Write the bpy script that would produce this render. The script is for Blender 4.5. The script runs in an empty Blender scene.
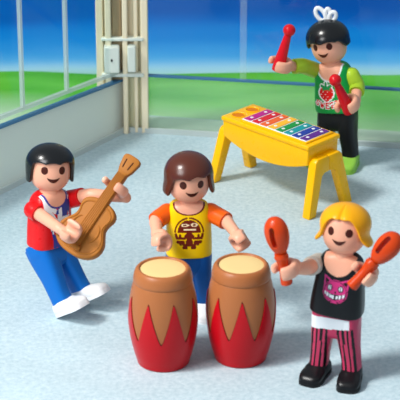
import bpy, bmesh, math, random
from mathutils import Vector, Matrix, noise
PI = math.pi
R = math.radians
S = 0.2                      # scene units per toy centimetre
scene = bpy.context.scene
C = scene.collection
random.seed(4)

# ------------------------------------------------------------------ camera
F = 2185.0
P = R(24.0)
D0 = 18.9
FWD = Vector((0, math.cos(P), -math.sin(P)))
RT = Vector((1, 0, 0))
UP = Vector((0, math.sin(P), math.cos(P)))
CAM = -FWD * D0
def ray(px, py):
    return FWD + RT * ((px - 200) / F) - UP * ((py - 200) / F)
def ground(px, py, z=0.0):
    r = ray(px, py)
    return CAM + r * ((z - CAM.z) / r.z)
def atY(px, py, Y):
    r = ray(px, py)
    return CAM + r * ((Y - CAM.y) / r.y)

cd = bpy.data.cameras.new('camera')
cam = bpy.data.objects.new('camera', cd)
C.objects.link(cam)
cam.location = CAM
cam.rotation_euler = (PI / 2 - P, 0, 0)
cd.sensor_width = 36
cd.lens = 36 * F / 400
cd.clip_start = 0.1
cd.clip_end = 500
cd.dof.use_dof = True
cd.dof.focus_distance = 17.6
cd.dof.aperture_fstop = 2.2
scene.camera = cam

# ------------------------------------------------------------------ materials
def lin(c):
    return tuple((v / 255 / 12.92) if v / 255 <= 0.04045 else ((v / 255 + 0.055) / 1.055) ** 2.4 for v in c) + (1.0,)
MATS = {}
def plastic(name, rgb, rough=0.24, spec=0.24, sss=0.0, vary=0.03):
    if name in MATS:
        return MATS[name]
    m = bpy.data.materials.new(name)
    m.use_nodes = True
    nt = m.node_tree
    b = nt.nodes['Principled BSDF']
    tc = nt.nodes.new('ShaderNodeTexCoord')
    nz = nt.nodes.new('ShaderNodeTexNoise')
    nz.inputs['Scale'].default_value = 14
    nz.inputs['Detail'].default_value = 3
    nt.links.new(tc.outputs['Object'], nz.inputs['Vector'])
    mr = nt.nodes.new('ShaderNodeMapRange')
    mr.inputs['To Min'].default_value = rough - vary
    mr.inputs['To Max'].default_value = rough + vary
    nt.links.new(nz.outputs['Fac'], mr.inputs['Value'])
    nt.links.new(mr.outputs['Result'], b.inputs['Roughness'])
    b.inputs['Base Color'].default_value = lin(rgb)
    b.inputs['Specular IOR Level'].default_value = spec
    if sss > 0:
        b.inputs['Subsurface Weight'].default_value = sss
        b.inputs['Subsurface Radius'].default_value = (0.06, 0.03, 0.02)
        b.inputs['Subsurface Scale'].default_value = 0.6
    MATS[name] = m
    return m

SKIN = plastic('skin_plastic', (240, 174, 144), 0.34, 0.3)
EYE = plastic('eye_print', (74, 32, 22), 0.3)
BLACKHAIR = plastic('black_hair', (14, 16, 19), 0.24, 0.5)
BROWNHAIR = plastic('brown_hair', (86, 38, 24), 0.26, 0.5)
BLONDE = plastic('blonde_hair', (248, 172, 14), 0.3)
RED = plastic('red_plastic', (222, 24, 28), 0.28)
JEANS = plastic('blue_plastic', (10, 104, 190), 0.35)
JEANSD = plastic('dark_blue_plastic', (12, 78, 150), 0.35)
WHITE = plastic('white_plastic', (236, 238, 240), 0.35)
SHIRTBLUE = plastic('blue_print', (52, 62, 150), 0.35)
YELLOW = plastic('yellow_shirt', (252, 208, 8), 0.32)
ORANGE = plastic('orange_sleeve', (240, 96, 20), 0.32)
BROWNP = plastic('brown_print', (112, 34, 18), 0.4)
CREAMP = plastic('cream_print', (250, 232, 190), 0.4)
BLACKP = plastic('black_plastic', (20, 20, 23), 0.3)
PINKP = plastic('pink_print', (214, 52, 124), 0.35)
PINKT = plastic('pink_trouser', (196, 56, 92), 0.35)
SLEEVEW = plastic('pale_sleeve', (206, 202, 190), 0.35)
GREENP = plastic('green_shirt', (16, 150, 66), 0.32)
LIME = plastic('lime_sleeve', (172, 206, 50), 0.32)
LIMESHOE = plastic('lime_shoe', (150, 208, 78), 0.32)
LEAF = plastic('leaf_print', (20, 150, 80), 0.4)
MRED = plastic('mallet_red', (212, 22, 34), 0.25)
MARACA = plastic('maraca_orange', (208, 66, 20), 0.26)
TANDRUM = plastic('drum_tan', (172, 104, 60), 0.36)
DRUMRED = plastic('drum_red', (190, 10, 24), 0.3)
DRUMHEAD = plastic('drum_skin', (232, 202, 140), 0.5)
GROOVE = plastic('drum_groove', (92, 26, 18), 0.5)
GUITAR = plastic('guitar_tan', (172, 108, 42), 0.5, 0.15)
GUITARD = plastic('guitar_slot_shade', (92, 52, 22), 0.5)
XYEL = plastic('xylophone_yellow', (255, 188, 0), 0.28)
XHOLESHADE = plastic('xylophone_hole_shade', (214, 122, 4), 0.5)
BARC = [(186, 24, 132), (214, 24, 40), (236, 98, 34), (252, 186, 44), (14, 146, 66), (16, 150, 158), (34, 62, 158), (92, 42, 140)]
BARM = [plastic('bar_print_%d' % i, c, 0.35) for i, c in enumerate(BARC)]
CREAMPOST = plastic('cream_paint', (252, 236, 204), 0.45)
BEIGEPOST = plastic('beige_paint', (232, 216, 184), 0.5)
TAUPE = plastic('taupe_paint', (172, 148, 114), 0.5)
LATCH = plastic('grey_latch', (228, 234, 224), 0.4)
DARK = plastic('dark_dot', (50, 50, 50), 0.5)
RAIL = plastic('rail_paint', (204, 214, 206), 0.45)
BLUERAIL = plastic('blue_rail', (66, 118, 158), 0.45)
SKIRT = plastic('skirting_paint', (196, 206, 204), 0.45)

def floor_mat():
    m = bpy.data.materials.new('floor_speckled_blue')
    m.use_nodes = True
    nt = m.node_tree
    b = nt.nodes['Principled BSDF']
    tc = nt.nodes.new('ShaderNodeTexCoord')
    n1 = nt.nodes.new('ShaderNodeTexNoise'); n1.inputs['Scale'].default_value = 26; n1.inputs['Detail'].default_value = 5; n1.inputs['Roughness'].default_value = 0.7
    n2 = nt.nodes.new('ShaderNodeTexNoise'); n2.inputs['Scale'].default_value = 2.2; n2.inputs['Detail'].default_value = 2
    r1 = nt.nodes.new('ShaderNodeValToRGB')
    r1.color_ramp.elements[0].position = 0.3; r1.color_ramp.elements[0].color = lin((176, 204, 215))
    r1.color_ramp.elements[1].position = 0.7; r1.color_ramp.elements[1].color = lin((216, 234, 241))
    mx = nt.nodes.new('ShaderNodeMix'); mx.data_type = 'RGBA'; mx.blend_type = 'MULTIPLY'
    mx.inputs['Factor'].default_value = 0.25
    for n in (n1, n2):
        nt.links.new(tc.outputs['Object'], n.inputs['Vector'])
    nt.links.new(n1.outputs['Fac'], r1.inputs['Fac'])
    nt.links.new(r1.outputs['Color'], mx.inputs[6])
    nt.links.new(n2.outputs['Color'], mx.inputs[7])
    bw = nt.nodes.new('ShaderNodeRGBToBW')
    nt.links.new(n2.outputs['Color'], bw.inputs['Color'])
    nt.links.new(bw.outputs['Val'], mx.inputs[7])
    nt.links.new(mx.outputs[2], b.inputs['Base Color'])
    bp = nt.nodes.new('ShaderNodeBump'); bp.inputs['Strength'].default_value = 0.25; bp.inputs['Distance'].default_value = 0.01
    nt.links.new(n1.outputs['Fac'], bp.inputs['Height'])
    nt.links.new(bp.outputs['Normal'], b.inputs['Normal'])
    b.inputs['Roughness'].default_value = 0.7
    b.inputs['Specular IOR Level'].default_value = 0.3
    return m
def lawn_mat():
    m = bpy.data.materials.new('lawn_green')
    m.use_nodes = True
    nt = m.node_tree
    b = nt.nodes['Principled BSDF']
    tc = nt.nodes.new('ShaderNodeTexCoord')
    n1 = nt.nodes.new('ShaderNodeTexNoise'); n1.inputs['Scale'].default_value = 1.6; n1.inputs['Detail'].default_value = 4
    mp = nt.nodes.new('ShaderNodeMapping'); mp.inputs['Scale'].default_value = (0.35, 2.0, 1)
    nt.links.new(tc.outputs['Object'], mp.inputs['Vector'])
    nt.links.new(mp.outputs['Vector'], n1.inputs['Vector'])
    r1 = nt.nodes.new('ShaderNodeValToRGB')
    r1.color_ramp.elements[0].position = 0.3; r1.color_ramp.elements[0].color = lin((58, 162, 34))
    r1.color_ramp.elements[1].position = 0.72; r1.color_ramp.elements[1].color = lin((108, 198, 74))
    nt.links.new(n1.outputs['Fac'], r1.inputs['Fac'])
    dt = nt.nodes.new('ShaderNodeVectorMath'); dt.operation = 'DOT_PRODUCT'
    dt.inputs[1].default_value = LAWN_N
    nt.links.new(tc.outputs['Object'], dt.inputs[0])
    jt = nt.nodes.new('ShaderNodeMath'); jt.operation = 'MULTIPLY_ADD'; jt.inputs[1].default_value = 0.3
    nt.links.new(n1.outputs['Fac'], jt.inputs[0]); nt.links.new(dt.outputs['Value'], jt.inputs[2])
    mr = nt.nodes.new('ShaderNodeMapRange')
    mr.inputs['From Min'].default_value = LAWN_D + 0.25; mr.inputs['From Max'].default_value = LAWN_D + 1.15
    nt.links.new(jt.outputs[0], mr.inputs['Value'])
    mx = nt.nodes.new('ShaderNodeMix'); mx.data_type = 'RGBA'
    mx.inputs[6].default_value = lin((196, 218, 190))  # paler towards the wall: lower pane's hazy fade put into the lawn colour
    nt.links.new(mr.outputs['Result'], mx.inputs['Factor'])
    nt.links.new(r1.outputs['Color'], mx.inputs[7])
    nt.links.new(mx.outputs[2], b.inputs['Base Color'])
    b.inputs['Roughness'].default_value = 0.9
    b.inputs['Specular IOR Level'].default_value = 0.1
    return m
def glass_mat(name, tint, refl=0.05):
    m = bpy.data.materials.new(name)
    m.use_nodes = True
    nt = m.node_tree
    for n in list(nt.nodes):
        nt.nodes.remove(n)
    o = nt.nodes.new('ShaderNodeOutputMaterial')
    t = nt.nodes.new('ShaderNodeBsdfTransparent'); t.inputs['Color'].default_value = lin(tint)
    g = nt.nodes.new('ShaderNodeBsdfGlossy'); g.inputs['Roughness'].default_value = 0.05
    lw = nt.nodes.new('ShaderNodeLayerWeight'); lw.inputs['Blend'].default_value = 0.5
    pw = nt.nodes.new('ShaderNodeMath'); pw.operation = 'POWER'; pw.inputs[1].default_value = 5
    fr = nt.nodes.new('ShaderNodeMath'); fr.operation = 'MULTIPLY_ADD'; fr.inputs[1].default_value = 0.4; fr.inputs[2].default_value = 0.02
    nt.links.new(lw.outputs['Facing'], pw.inputs[0]); nt.links.new(pw.outputs[0], fr.inputs[0])
    mx = nt.nodes.new('ShaderNodeMixShader')
    nt.links.new(fr.outputs[0], mx.inputs['Fac'])
    nt.links.new(t.outputs['BSDF'], mx.inputs[1])
    nt.links.new(g.outputs['BSDF'], mx.inputs[2])
    nt.links.new(mx.outputs['Shader'], o.inputs['Surface'])
    return m
def frosted_mat(name, rgb, through):
    # translucent frosted sheet: part diffuse white, part see-through
    m = bpy.data.materials.new(name)
    m.use_nodes = True
    nt = m.node_tree
    b = nt.nodes['Principled BSDF']
    b.inputs['Base Color'].default_value = lin(rgb)
    b.inputs['Roughness'].default_value = 0.4
    b.inputs['Alpha'].default_value = 1 - through
    return m
FLOOR = floor_mat()
_k = ground(125, 131); _r = (ground(400, 147.5) - _k).normalized()
LAWN_N = Vector((-_r.y, _r.x, 0)); LAWN_N = LAWN_N if LAWN_N.y > 0 else -LAWN_N
LAWN_D = _k.dot(LAWN_N)
LAWN = lawn_mat()
GLASS = glass_mat('clear_glass', (246, 250, 250))
FROST = frosted_mat('frosted_grey_panel', (226, 232, 228), 0.06)
def translucent(m, rgb, f):
    nt = m.node_tree
    b = nt.nodes['Principled BSDF']; o = nt.nodes['Material Output']
    t = nt.nodes.new('ShaderNodeBsdfTranslucent'); t.inputs['Color'].default_value = lin(rgb)
    mx = nt.nodes.new('ShaderNodeMixShader'); mx.inputs['Fac'].default_value = f
    nt.links.new(b.outputs['BSDF'], mx.inputs[1]); nt.links.new(t.outputs['BSDF'], mx.inputs[2])
    nt.links.new(mx.outputs['Shader'], o.inputs['Surface'])
translucent(FROST, (236, 240, 234), 0.45)
ACRYL = frosted_mat('pale_acrylic', (214, 226, 222), 0.5)
ACRYLC = frosted_mat('clear_acrylic', (220, 236, 240), 0.88)
FROSTG = frosted_mat('frosted_green_glass', (180, 220, 186), 0.78)
PANEFADE = plastic('pale_pane_fade', (196, 212, 196), 0.8, 0.1)

# ------------------------------------------------------------------ mesh tools
class MB:
    """verts / faces / material index collector, coordinates in toy cm"""
    def __init__(self):
        self.v, self.f, self.m = [], [], []
    def add(self, vs, fs, mi=0):
        o = len(self.v)
        self.v += [Vector(p) for p in vs]
        for k, f in enumerate(fs):
            self.f.append(tuple(i + o for i in f))
            self.m.append(mi[k] if isinstance(mi, list) else mi)
        return self
    def xform(self, M):
        self.v = [M @ p for p in self.v]
        return self
    def build(self, name, mats, parent=None, scale=S, sharp=40, smooth=True):
        me = bpy.data.meshes.new(name)
        me.from_pydata([p * scale for p in self.v], [], self.f)
        if not isinstance(mats, (list, tuple)):
            mats = [mats]
        for m in mats:
            me.materials.append(m)
        me.polygons.foreach_set('material_index', self.m)
        bm = bmesh.new(); bm.from_mesh(me)
        bmesh.ops.recalc_face_normals(bm, faces=bm.faces)
        bm.to_mesh(me); bm.free()
        me.polygons.foreach_set('use_smooth', [smooth] * len(me.polygons))
        if smooth and sharp:
            me.set_sharp_from_angle(angle=R(sharp))
        me.update()
        o = bpy.data.objects.new(name, me)
        C.objects.link(o)
        if parent:
            o.parent = parent
        return o

def catmull(pts, n):
    """resample list of equal-length tuples to n points"""
    k = len(pts)
    out = []
    for i in range(n):
        t = i / (n - 1) * (k - 1)
        j = min(int(t), k - 2); u = t - j
        p0 = pts[max(j - 1, 0)]; p1 = pts[j]; p2 = pts[j + 1]; p3 = pts[min(j + 2, k - 1)]
        out.append(tuple(0.5 * ((2 * b) + (-a + c) * u + (2 * a - 5 * b + 4 * c - d) * u * u + (-a + 3 * b - 3 * c + d) * u ** 3)
                         for a, b, c, d in zip(p0, p1, p2, p3)))
    return out
def lerpres(pts, n):
    k = len(pts); out = []
    for i in range(n):
        t = i / (n - 1) * (k - 1); j = min(int(t), k - 2); u = t - j
        out.append(tuple(a + (b - a) * u for a, b in zip(pts[j], pts[j + 1])))
    return out
def loft(rings, cap0=True, cap1=True, closed=True):
    mb = MB(); n = len(rings[0]); vs = []; fs = []
    for r in rings:
        vs += r
    for i in range(len(rings) - 1):
        for j in range(n if closed else n - 1):
            a = i * n + j; b = i * n + (j + 1) % n
            fs.append((a, b, b + n, a + n))
    if cap0:
        c = sum((Vector(p) for p in rings[0]), Vector()) / n
        vs.append(c); k = len(vs) - 1
        fs += [(k, (j + 1) % n, j) for j in range(n)]
    if cap1:
        c = sum((Vector(p) for p in rings[-1]), Vector()) / n
        vs.append(c); k = len(vs) - 1; o = (len(rings) - 1) * n
        fs += [(k, o + j, o + (j + 1) % n) for j in range(n)]
    mb.add(vs, fs)
    return mb
def sel(a, n):
    c, s = math.cos(a), math.sin(a)
    return math.copysign(abs(c) ** (2 / n), c), math.copysign(abs(s) ** (2 / n), s)
def vloft(secs, rows, seg, n=3.0, paint=None, smooth=True):
    """vertical loft, secs = (z, x, y, w, d)"""
    ss = (catmull if smooth else lerpres)(secs, rows)
    rings = []
    for (z, x, y, w, d) in ss:
        ring = []
        for j in range(seg):
            c, s = sel(2 * PI * j / seg, n)
            ring.append(Vector((x + w * c, y + d * s, z)))
        rings.append(ring)
    mb = loft(rings)
    if paint:
        mb.m = [paint(sum((mb.v[i] for i in f), Vector()) / len(f)) for f in mb.f]
    return mb
def lathe(prof, seg=64, cap0=True, cap1=True):
    return loft([[Vector((r * math.cos(2 * PI * j / seg), r * math.sin(2 * PI * j / seg), z)) for j in range(seg)] for r, z in prof], cap0, cap1)
def tube(pts, rad, n=24, seg=20, round0=True, round1=True, flat=1.0):
    """swept tube; pts list of Vectors, rad list same length"""
    data = catmull([tuple(p) + (r,) for p, r in zip(pts, rad)], n) if len(pts) > 2 else lerpres([tuple(p) + (r,) for p, r in zip(pts, rad)], n)
    ps = [Vector(d[:3]) for d in data]; rs = [d[3] for d in data]
    rings = []
    T = (ps[1] - ps[0]).normalized()
    N = T.orthogonal().normalized()
    def ring(p, T, N, r):
        B = T.cross(N)
        return [p + (N * math.cos(2 * PI * j / seg) + B * math.sin(2 * PI * j / seg) * flat) * r for j in range(seg)]
    if round0:
        for k in range(1, 6):
            a = k / 6 * PI / 2
            rings.append(ring(ps[0] - T * rs[0] * math.cos(a), T, N, rs[0] * math.sin(a)))
    for i in range(n):
        t = (ps[min(i + 1, n - 1)] - ps[max(i - 1, 0)]).normalized()
        N = (N - t * N.dot(t)).normalized()
        rings.append(ring(ps[i], t, N, rs[i]))
        T = t
    if round1:
        for k in range(1, 6):
            a = k / 6 * PI / 2
            rings.append(ring(ps[-1] + T * rs[-1] * math.sin(a), T, N, rs[-1] * math.cos(a)))
    return loft(rings)
def frame_to(direction, up=Vector((0, 0, 1))):
    z = Vector(direction).normalized()
    x = up.cross(z)
    if x.length < 1e-4:
        x = Vector((1, 0, 0))
    x.normalize()
    y = z.cross(x)
    return Matrix((x, y, z)).transposed()
def prism(poly, axis, d0, d1, bev=0.05, seg=3, name='p'):
    """poly in the plane perpendicular to axis -> bevelled MB"""
    def P3(a, b, d):
        return {'x': (d, a, b), 'y': (a, d, b), 'z': (a, b, d)}[axis]
    bm = bmesh.new()
    v0 = [bm.verts.new(P3(a, b, d0)) for a, b in poly]
    v1 = [bm.verts.new(P3(a, b, d1)) for a, b in poly]
    bm.faces.new(v0); bm.faces.new(list(reversed(v1)))
    n = len(poly)
    for i in range(n):
        bm.faces.new((v0[i], v1[i], v1[(i + 1) % n], v0[(i + 1) % n]))
    bmesh.ops.recalc_face_normals(bm, faces=bm.faces)
    if bev:
        es = [e for e in bm.edges if len(e.link_faces) == 2 and e.calc_face_angle(0) > R(22)]
        bmesh.ops.bevel(bm, geom=es, offset=bev, segments=seg, affect='EDGES', profile=0.5, clamp_overlap=True)
    mb = MB()
    bm.verts.index_update()
    mb.add([v.co.copy() for v in bm.verts], [tuple(v.index for v in f.verts) for f in bm.faces])
    bm.free()
    return mb
def box(x0, x1, y0, y1, z0, z1, bev=0.04, seg=2):
    return prism([(x0, y0), (x1, y0), (x1, y1), (x0, y1)], 'z', z0, z1, bev, seg)
def cut(a, b):
    """boolean difference of two collectors"""
    oa = a.build('a', MARACA, None, 1.0); ob = b.build('b', MARACA, None, 1.0)
    md = oa.modifiers.new('d', 'BOOLEAN'); md.operation = 'DIFFERENCE'; md.solver = 'EXACT'; md.object = ob
    dg = bpy.context.evaluated_depsgraph_get()
    me = oa.evaluated_get(dg).to_mesh()
    mb = MB().add([v.co.copy() for v in me.vertices], [tuple(p.vertices) for p in me.polygons])
    oa.evaluated_get(dg).to_mesh_clear()
    for o in (oa, ob):
        me = o.data
        bpy.data.objects.remove(o); bpy.data.meshes.remove(me)
    return mb
def empty(name, loc=(0, 0, 0), rz=0.0):
    o = bpy.data.objects.new(name, None)
    o.empty_display_size = 0.1
    C.objects.link(o)
    o.location = loc
    o.rotation_euler = (0, 0, rz)
    return o
def tag(o, label, cat, group=None):
    o['label'] = label; o['category'] = cat
    if group:
        o['group'] = group
    return o
def structure(o):
    o['kind'] = 'structure'
    return o

# ------------------------------------------------------------------ 2-D shape helpers for prints
def segd(p, a, b):
    ax, ay = a; bx, by = b; dx, dy = bx - ax, by - ay
    L = dx * dx + dy * dy
    t = 0 if L == 0 else max(0, min(1, ((p[0] - ax) * dx + (p[1] - ay) * dy) / L))
    return math.hypot(p[0] - ax - dx * t, p[1] - ay - dy * t)
def pline(p, pts, w):
    return any(segd(p, a, b) < w for a, b in zip(pts, pts[1:]))
def ell(p, c, rx, ry):
    return ((p[0] - c[0]) / rx) ** 2 + ((p[1] - c[1]) / ry) ** 2
def inpoly(p, poly):
    x, y = p; ins = False; n = len(poly)
    for i in range(n):
        x1, y1 = poly[i]; x2, y2 = poly[(i + 1) % n]
        if (y1 > y) != (y2 > y) and x < (x2 - x1) * (y - y1) / (y2 - y1) + x1:
            ins = not ins
    return ins

# ------------------------------------------------------------------ toy figure kit
LC = 0.0                     # how much shorter this figure's legs are
TE = 0.0                     # how much longer its torso is
UM = Matrix()                # lean of the upper body
def build_of(cut_, ext, roll, pitch=0.0):
    global LC, TE, UM
    LC, TE = cut_, ext
    pv = Vector((0, 0, 2.9 - LC))
    UM = Matrix.Translation(pv) @ Matrix.Rotation(R(roll), 4, 'Y') @ Matrix.Rotation(R(pitch), 4, 'X') @ Matrix.Translation(-pv)
HZ, HR, HH = 5.93, 0.79, 0.88
def headr(z):
    t = min(1.0, abs((z - HZ) / HH))
    return HR * (1 - t ** 2.5) ** (1 / 2.5)
def face_pt(a, z, off):
    """a = azimuth from straight ahead, + to the figure's left"""
    r = headr(z) + off
    return Vector((r * math.sin(a), -r * math.cos(a), z))
def make_head(root, rot, piv=(0, 0, 5.1)):
    prof = []
    for i in range(41):
        ph = PI * i / 40
        z = HZ - HH * math.copysign(abs(math.cos(ph)) ** (2 / 2.5), math.cos(ph))
        r = HR * abs(math.sin(ph)) ** (2 / 2.5)
        prof.append((max(r, 0.002), z))
    M = UM @ Matrix.Translation((0, 0, TE - LC)) @ Matrix.Translation(Vector(piv)) @ rot @ Matrix.Translation(-Vector(piv))
    h = lathe(prof, 72)
    nk = lathe([(0.40, 4.85), (0.385, 5.0), (0.38, 5.12), (0.42, 5.3), (0.4, 5.45)], 48)
    h.add(nk.v, nk.f)
    h.xform(M)
    head = h.build('head', SKIN, root)
    for s in (-1, 1):
        e = MB(); vs = [face_pt(s * 0.44, 5.98, 0.014)]; fs = []
        n = 28
        for k in range(1, 5):
            for j in range(n):
                t = 2 * PI * j / n
                vs.append(face_pt(s * 0.44 + 0.138 * k / 4 * math.cos(t) / HR, 5.98 + 0.156 * k / 4 * math.sin(t), 0.014 if k < 4 else 0.004))
        fs += [(0, 1 + j, 1 + (j + 1) % n) for j in range(n)]
        for k in range(3):
            for j in range(n):
                a = 1 + k * n + j; b = 1 + k * n + (j + 1) % n
                fs.append((a, b, b + n, a + n))
        e.add(vs, fs); e.xform(M); e.build('eye', EYE, head)
    mo = MB(); vs = []; fs = []; nx, nz = 24, 5
    for i in range(nx + 1):
        u = -1 + 2 * i / nx
        a = 0.25 * u / HR
        zt = 5.65 + 0.06 * u * u
        zb = 5.50 + 0.19 * abs(u) ** 2.2 + 0.0 * u
        zb = min(zb, zt - 0.004)
        for j in range(nz + 1):
            z = zt + (zb - zt) * j / nz
            vs.append(face_pt(a, z, 0.014))
    for i in range(nx):
        for j in range(nz):
            a = i * (nz + 1) + j
            fs.append((a, a + 1, a + nz + 2, a + nz + 1))
    mo.add(vs, fs); mo.xform(M); mo.build('mouth', EYE, head)
    return head, M

def make_hair(root, M, mat, zb, Rx=0.97, Ryf=0.95, Ryb=1.0, zc=6.15, Hz=0.84, n=2.05, flare=None, bump=None, seg=144, rows=44):
    def prof(phi):
        if phi <= PI / 2:
            return (math.sin(phi)) ** (2 / n), zc + Hz * max(0.0, math.cos(phi)) ** (2 / n)
        return 1.0, zc - (phi - PI / 2) * 0.9
    rings = []
    bound = []
    for j in range(seg):
        a = 2 * PI * j / seg
        if a > PI: a -= 2 * PI
        z = zb(a)
        lo, hi = 0.02, PI
        for _ in range(40):
            mid = (lo + hi) / 2
            if prof(mid)[1] > z: lo = mid
            else: hi = mid
        bound.append(lo)
    def pos(a, phi, dr=0.0, dz=0.0):
        r, z = prof(phi)
        if flare: r += flare(a, z)
        if bump: r += bump(a, phi)
        r += dr
        cy = math.cos(a)
        ry = Ryf if cy > 0 else Ryb
        return Vector((Rx * r * math.sin(a), -ry * r * cy, z + dz))
    for i in range(1, rows + 1):
        ring = []
        for j in range(seg):
            a = 2 * PI * j / seg
            if a > PI: a -= 2 * PI
            ring.append(pos(a, bound[j] * i / rows))
        rings.append(ring)
    for dr, dz in ((-0.02, -0.035), (-0.06, -0.045), (-0.11, -0.03), (-0.16, 0.02), (-0.2, 0.12)):
        ring = []
        for j in range(seg):
            a = 2 * PI * j / seg
            if a > PI: a -= 2 * PI
            ring.append(pos(a, bound[j], dr, dz))
        rings.append(ring)
    mb = loft(rings, True, False)
    mb.xform(M)
    return mb.build('hair', mat, root, sharp=70)

def sm(x, a, b):
    t = max(0.0, min(1.0, (x - a) / (b - a)))
    return t * t * (3 - 2 * t)
TSEC = [(2.86, 0, 0, 0.82, 0.56), (2.9, 0, 0, 0.875, 0.62), (3.1, 0, 0, 0.88, 0.63), (3.6, 0, 0, 0.87, 0.615), (4.1, 0, 0, 0.855, 0.585), (4.5, 0, 0, 0.835, 0.545),
        (4.74, 0, 0, 0.79, 0.505), (4.9, 0, 0, 0.70, 0.46), (5.0, 0, 0, 0.56, 0.40), (5.05, 0, 0, 0.40, 0.34), (5.06, 0, 0, 0.28, 0.26)]
def make_torso(root, mats, paint, M=None, name='shirt', flare=0.0):
    mb = vloft(TSEC, 150, 300, 3.0, paint)
    if flare: mb.v = [Vector((p.x * (1 + flare * sm(4.6 - p.z, 0, 1.6)), p.y * (1 + flare * sm(4.6 - p.z, 0, 1.6)), p.z)) for p in mb.v]
    mb.v = [UM @ Vector((p.x, p.y, 2.86 - LC + (p.z - 2.86) * (1 + TE / 2.15))) for p in mb.v]
    if M: mb.xform(M)
    return mb.build(name, mats, root)
def neckline(x, z, y, w=0.5, bottom=4.42, top=5.0):
    """inside U-shaped neck opening? returns signed distance-ish (negative inside)"""
    if y > -0.05:
        return 1.0
    # ellipse-like U
    d = math.sqrt((x / w) ** 2 + (max(0.0, top - z) / (top - bottom)) ** 2) - 1
    return d

def make_legs(root, mats, paint, shoemat, M=None, spread=0.0, seg=96, rows=110, shoeM=None):
    mb = MB()
    hip = vloft([(1.78, 0, 0, 0.30, 0.28), (1.9, 0, 0, 0.55, 0.44), (2.15, 0, 0, 0.80, 0.54), (2.5, 0, 0, 0.88, 0.585), (2.8, 0, 0, 0.88, 0.585), (3.0, 0, 0, 0.84, 0.56), (3.03, 0, 0, 0.7, 0.5)], 60, 160, 3.2)
    mb.add(hip.v, hip.f)
    for s in (-1, 1):
        sp = spread
        lg = vloft([(0.42, s * (0.60 + sp), 0.02, 0.30, 0.36), (0.45, s * (0.60 + sp), 0.02, 0.335, 0.39), (0.9, s * (0.57 + sp * .8), 0.02, 0.335, 0.40), (1.5, s * (0.51 + sp * .5), 0.0, 0.36, 0.46),
                    (2.1, s * (0.46 + sp * .2), 0.0, 0.41, 0.54), (2.6, s * 0.45, 0.0, 0.42, 0.57), (2.9, s * 0.45, 0.0, 0.40, 0.56)], rows, seg, 3.2)
        mb.add(lg.v, lg.f)
    if paint:
        mb.m = [paint(sum((mb.v[i] for i in f), Vector()) / len(f)) for f in mb.f]
    mb.v = [Vector((p.x, p.y, p.z if p.z < 0.4 else 0.4 + (p.z - 0.4) * (2.5 - LC) / 2.5)) for p in mb.v]
    if M: mb.xform(M)
    legs = mb.build('trousers', mats, root)
    for s in (-1, 1):
        # lengthwise loft: (y, halfwidth, height)
        secs = [(0.50, 0.20, 0.34), (0.46, 0.30, 0.46), (0.3, 0.36, 0.60), (0.0, 0.385, 0.62), (-0.25, 0.395, 0.58), (-0.45, 0.42, 0.50), (-0.7, 0.43, 0.44), (-0.92, 0.38, 0.37), (-1.04, 0.26, 0.26), (-1.07, 0.12, 0.16)]
        ss = catmull(secs, 40)
        rings = []
        for (y, w, h) in ss:
            ring = []
            for j in range(48):
                c, q = sel(2 * PI * j / 48, 3.2 if y < -0.3 else 2.8)
                zz = h / 2 + h / 2 * q
                ring.append(Vector((w * c, y, max(zz, 0.0))))
            rings.append(ring)
        sh = loft(rings)
        # welt line between sole and upper
        sole = loft([[Vector((v.x * 1.04, v.y * 1.02 , 0.0)) for v in outline] for outline in [[Vector((w * 0.98, y, 0)) for (y, w, h) in ss] + [Vector((-w * 0.98, y, 0)) for (y, w, h) in reversed(ss)]]] +
                    [[Vector((v.x * 1.04, v.y * 1.02, 0.12)) for v in outline] for outline in [[Vector((w * 0.98, y, 0)) for (y, w, h) in ss] + [Vector((-w * 0.98, y, 0)) for (y, w, h) in reversed(ss)]]])
        sh.add(sole.v, sole.f)
        sh.xform(Matrix.Translation((s * (0.60 + spread), 0, 0)) @ Matrix.Rotation(s * R(7), 4, 'Z'))
        if shoeM: sh.xform(shoeM)
        elif M: sh.xform(M)
        sh.build('shoe', shoemat, root)
    return legs

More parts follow.
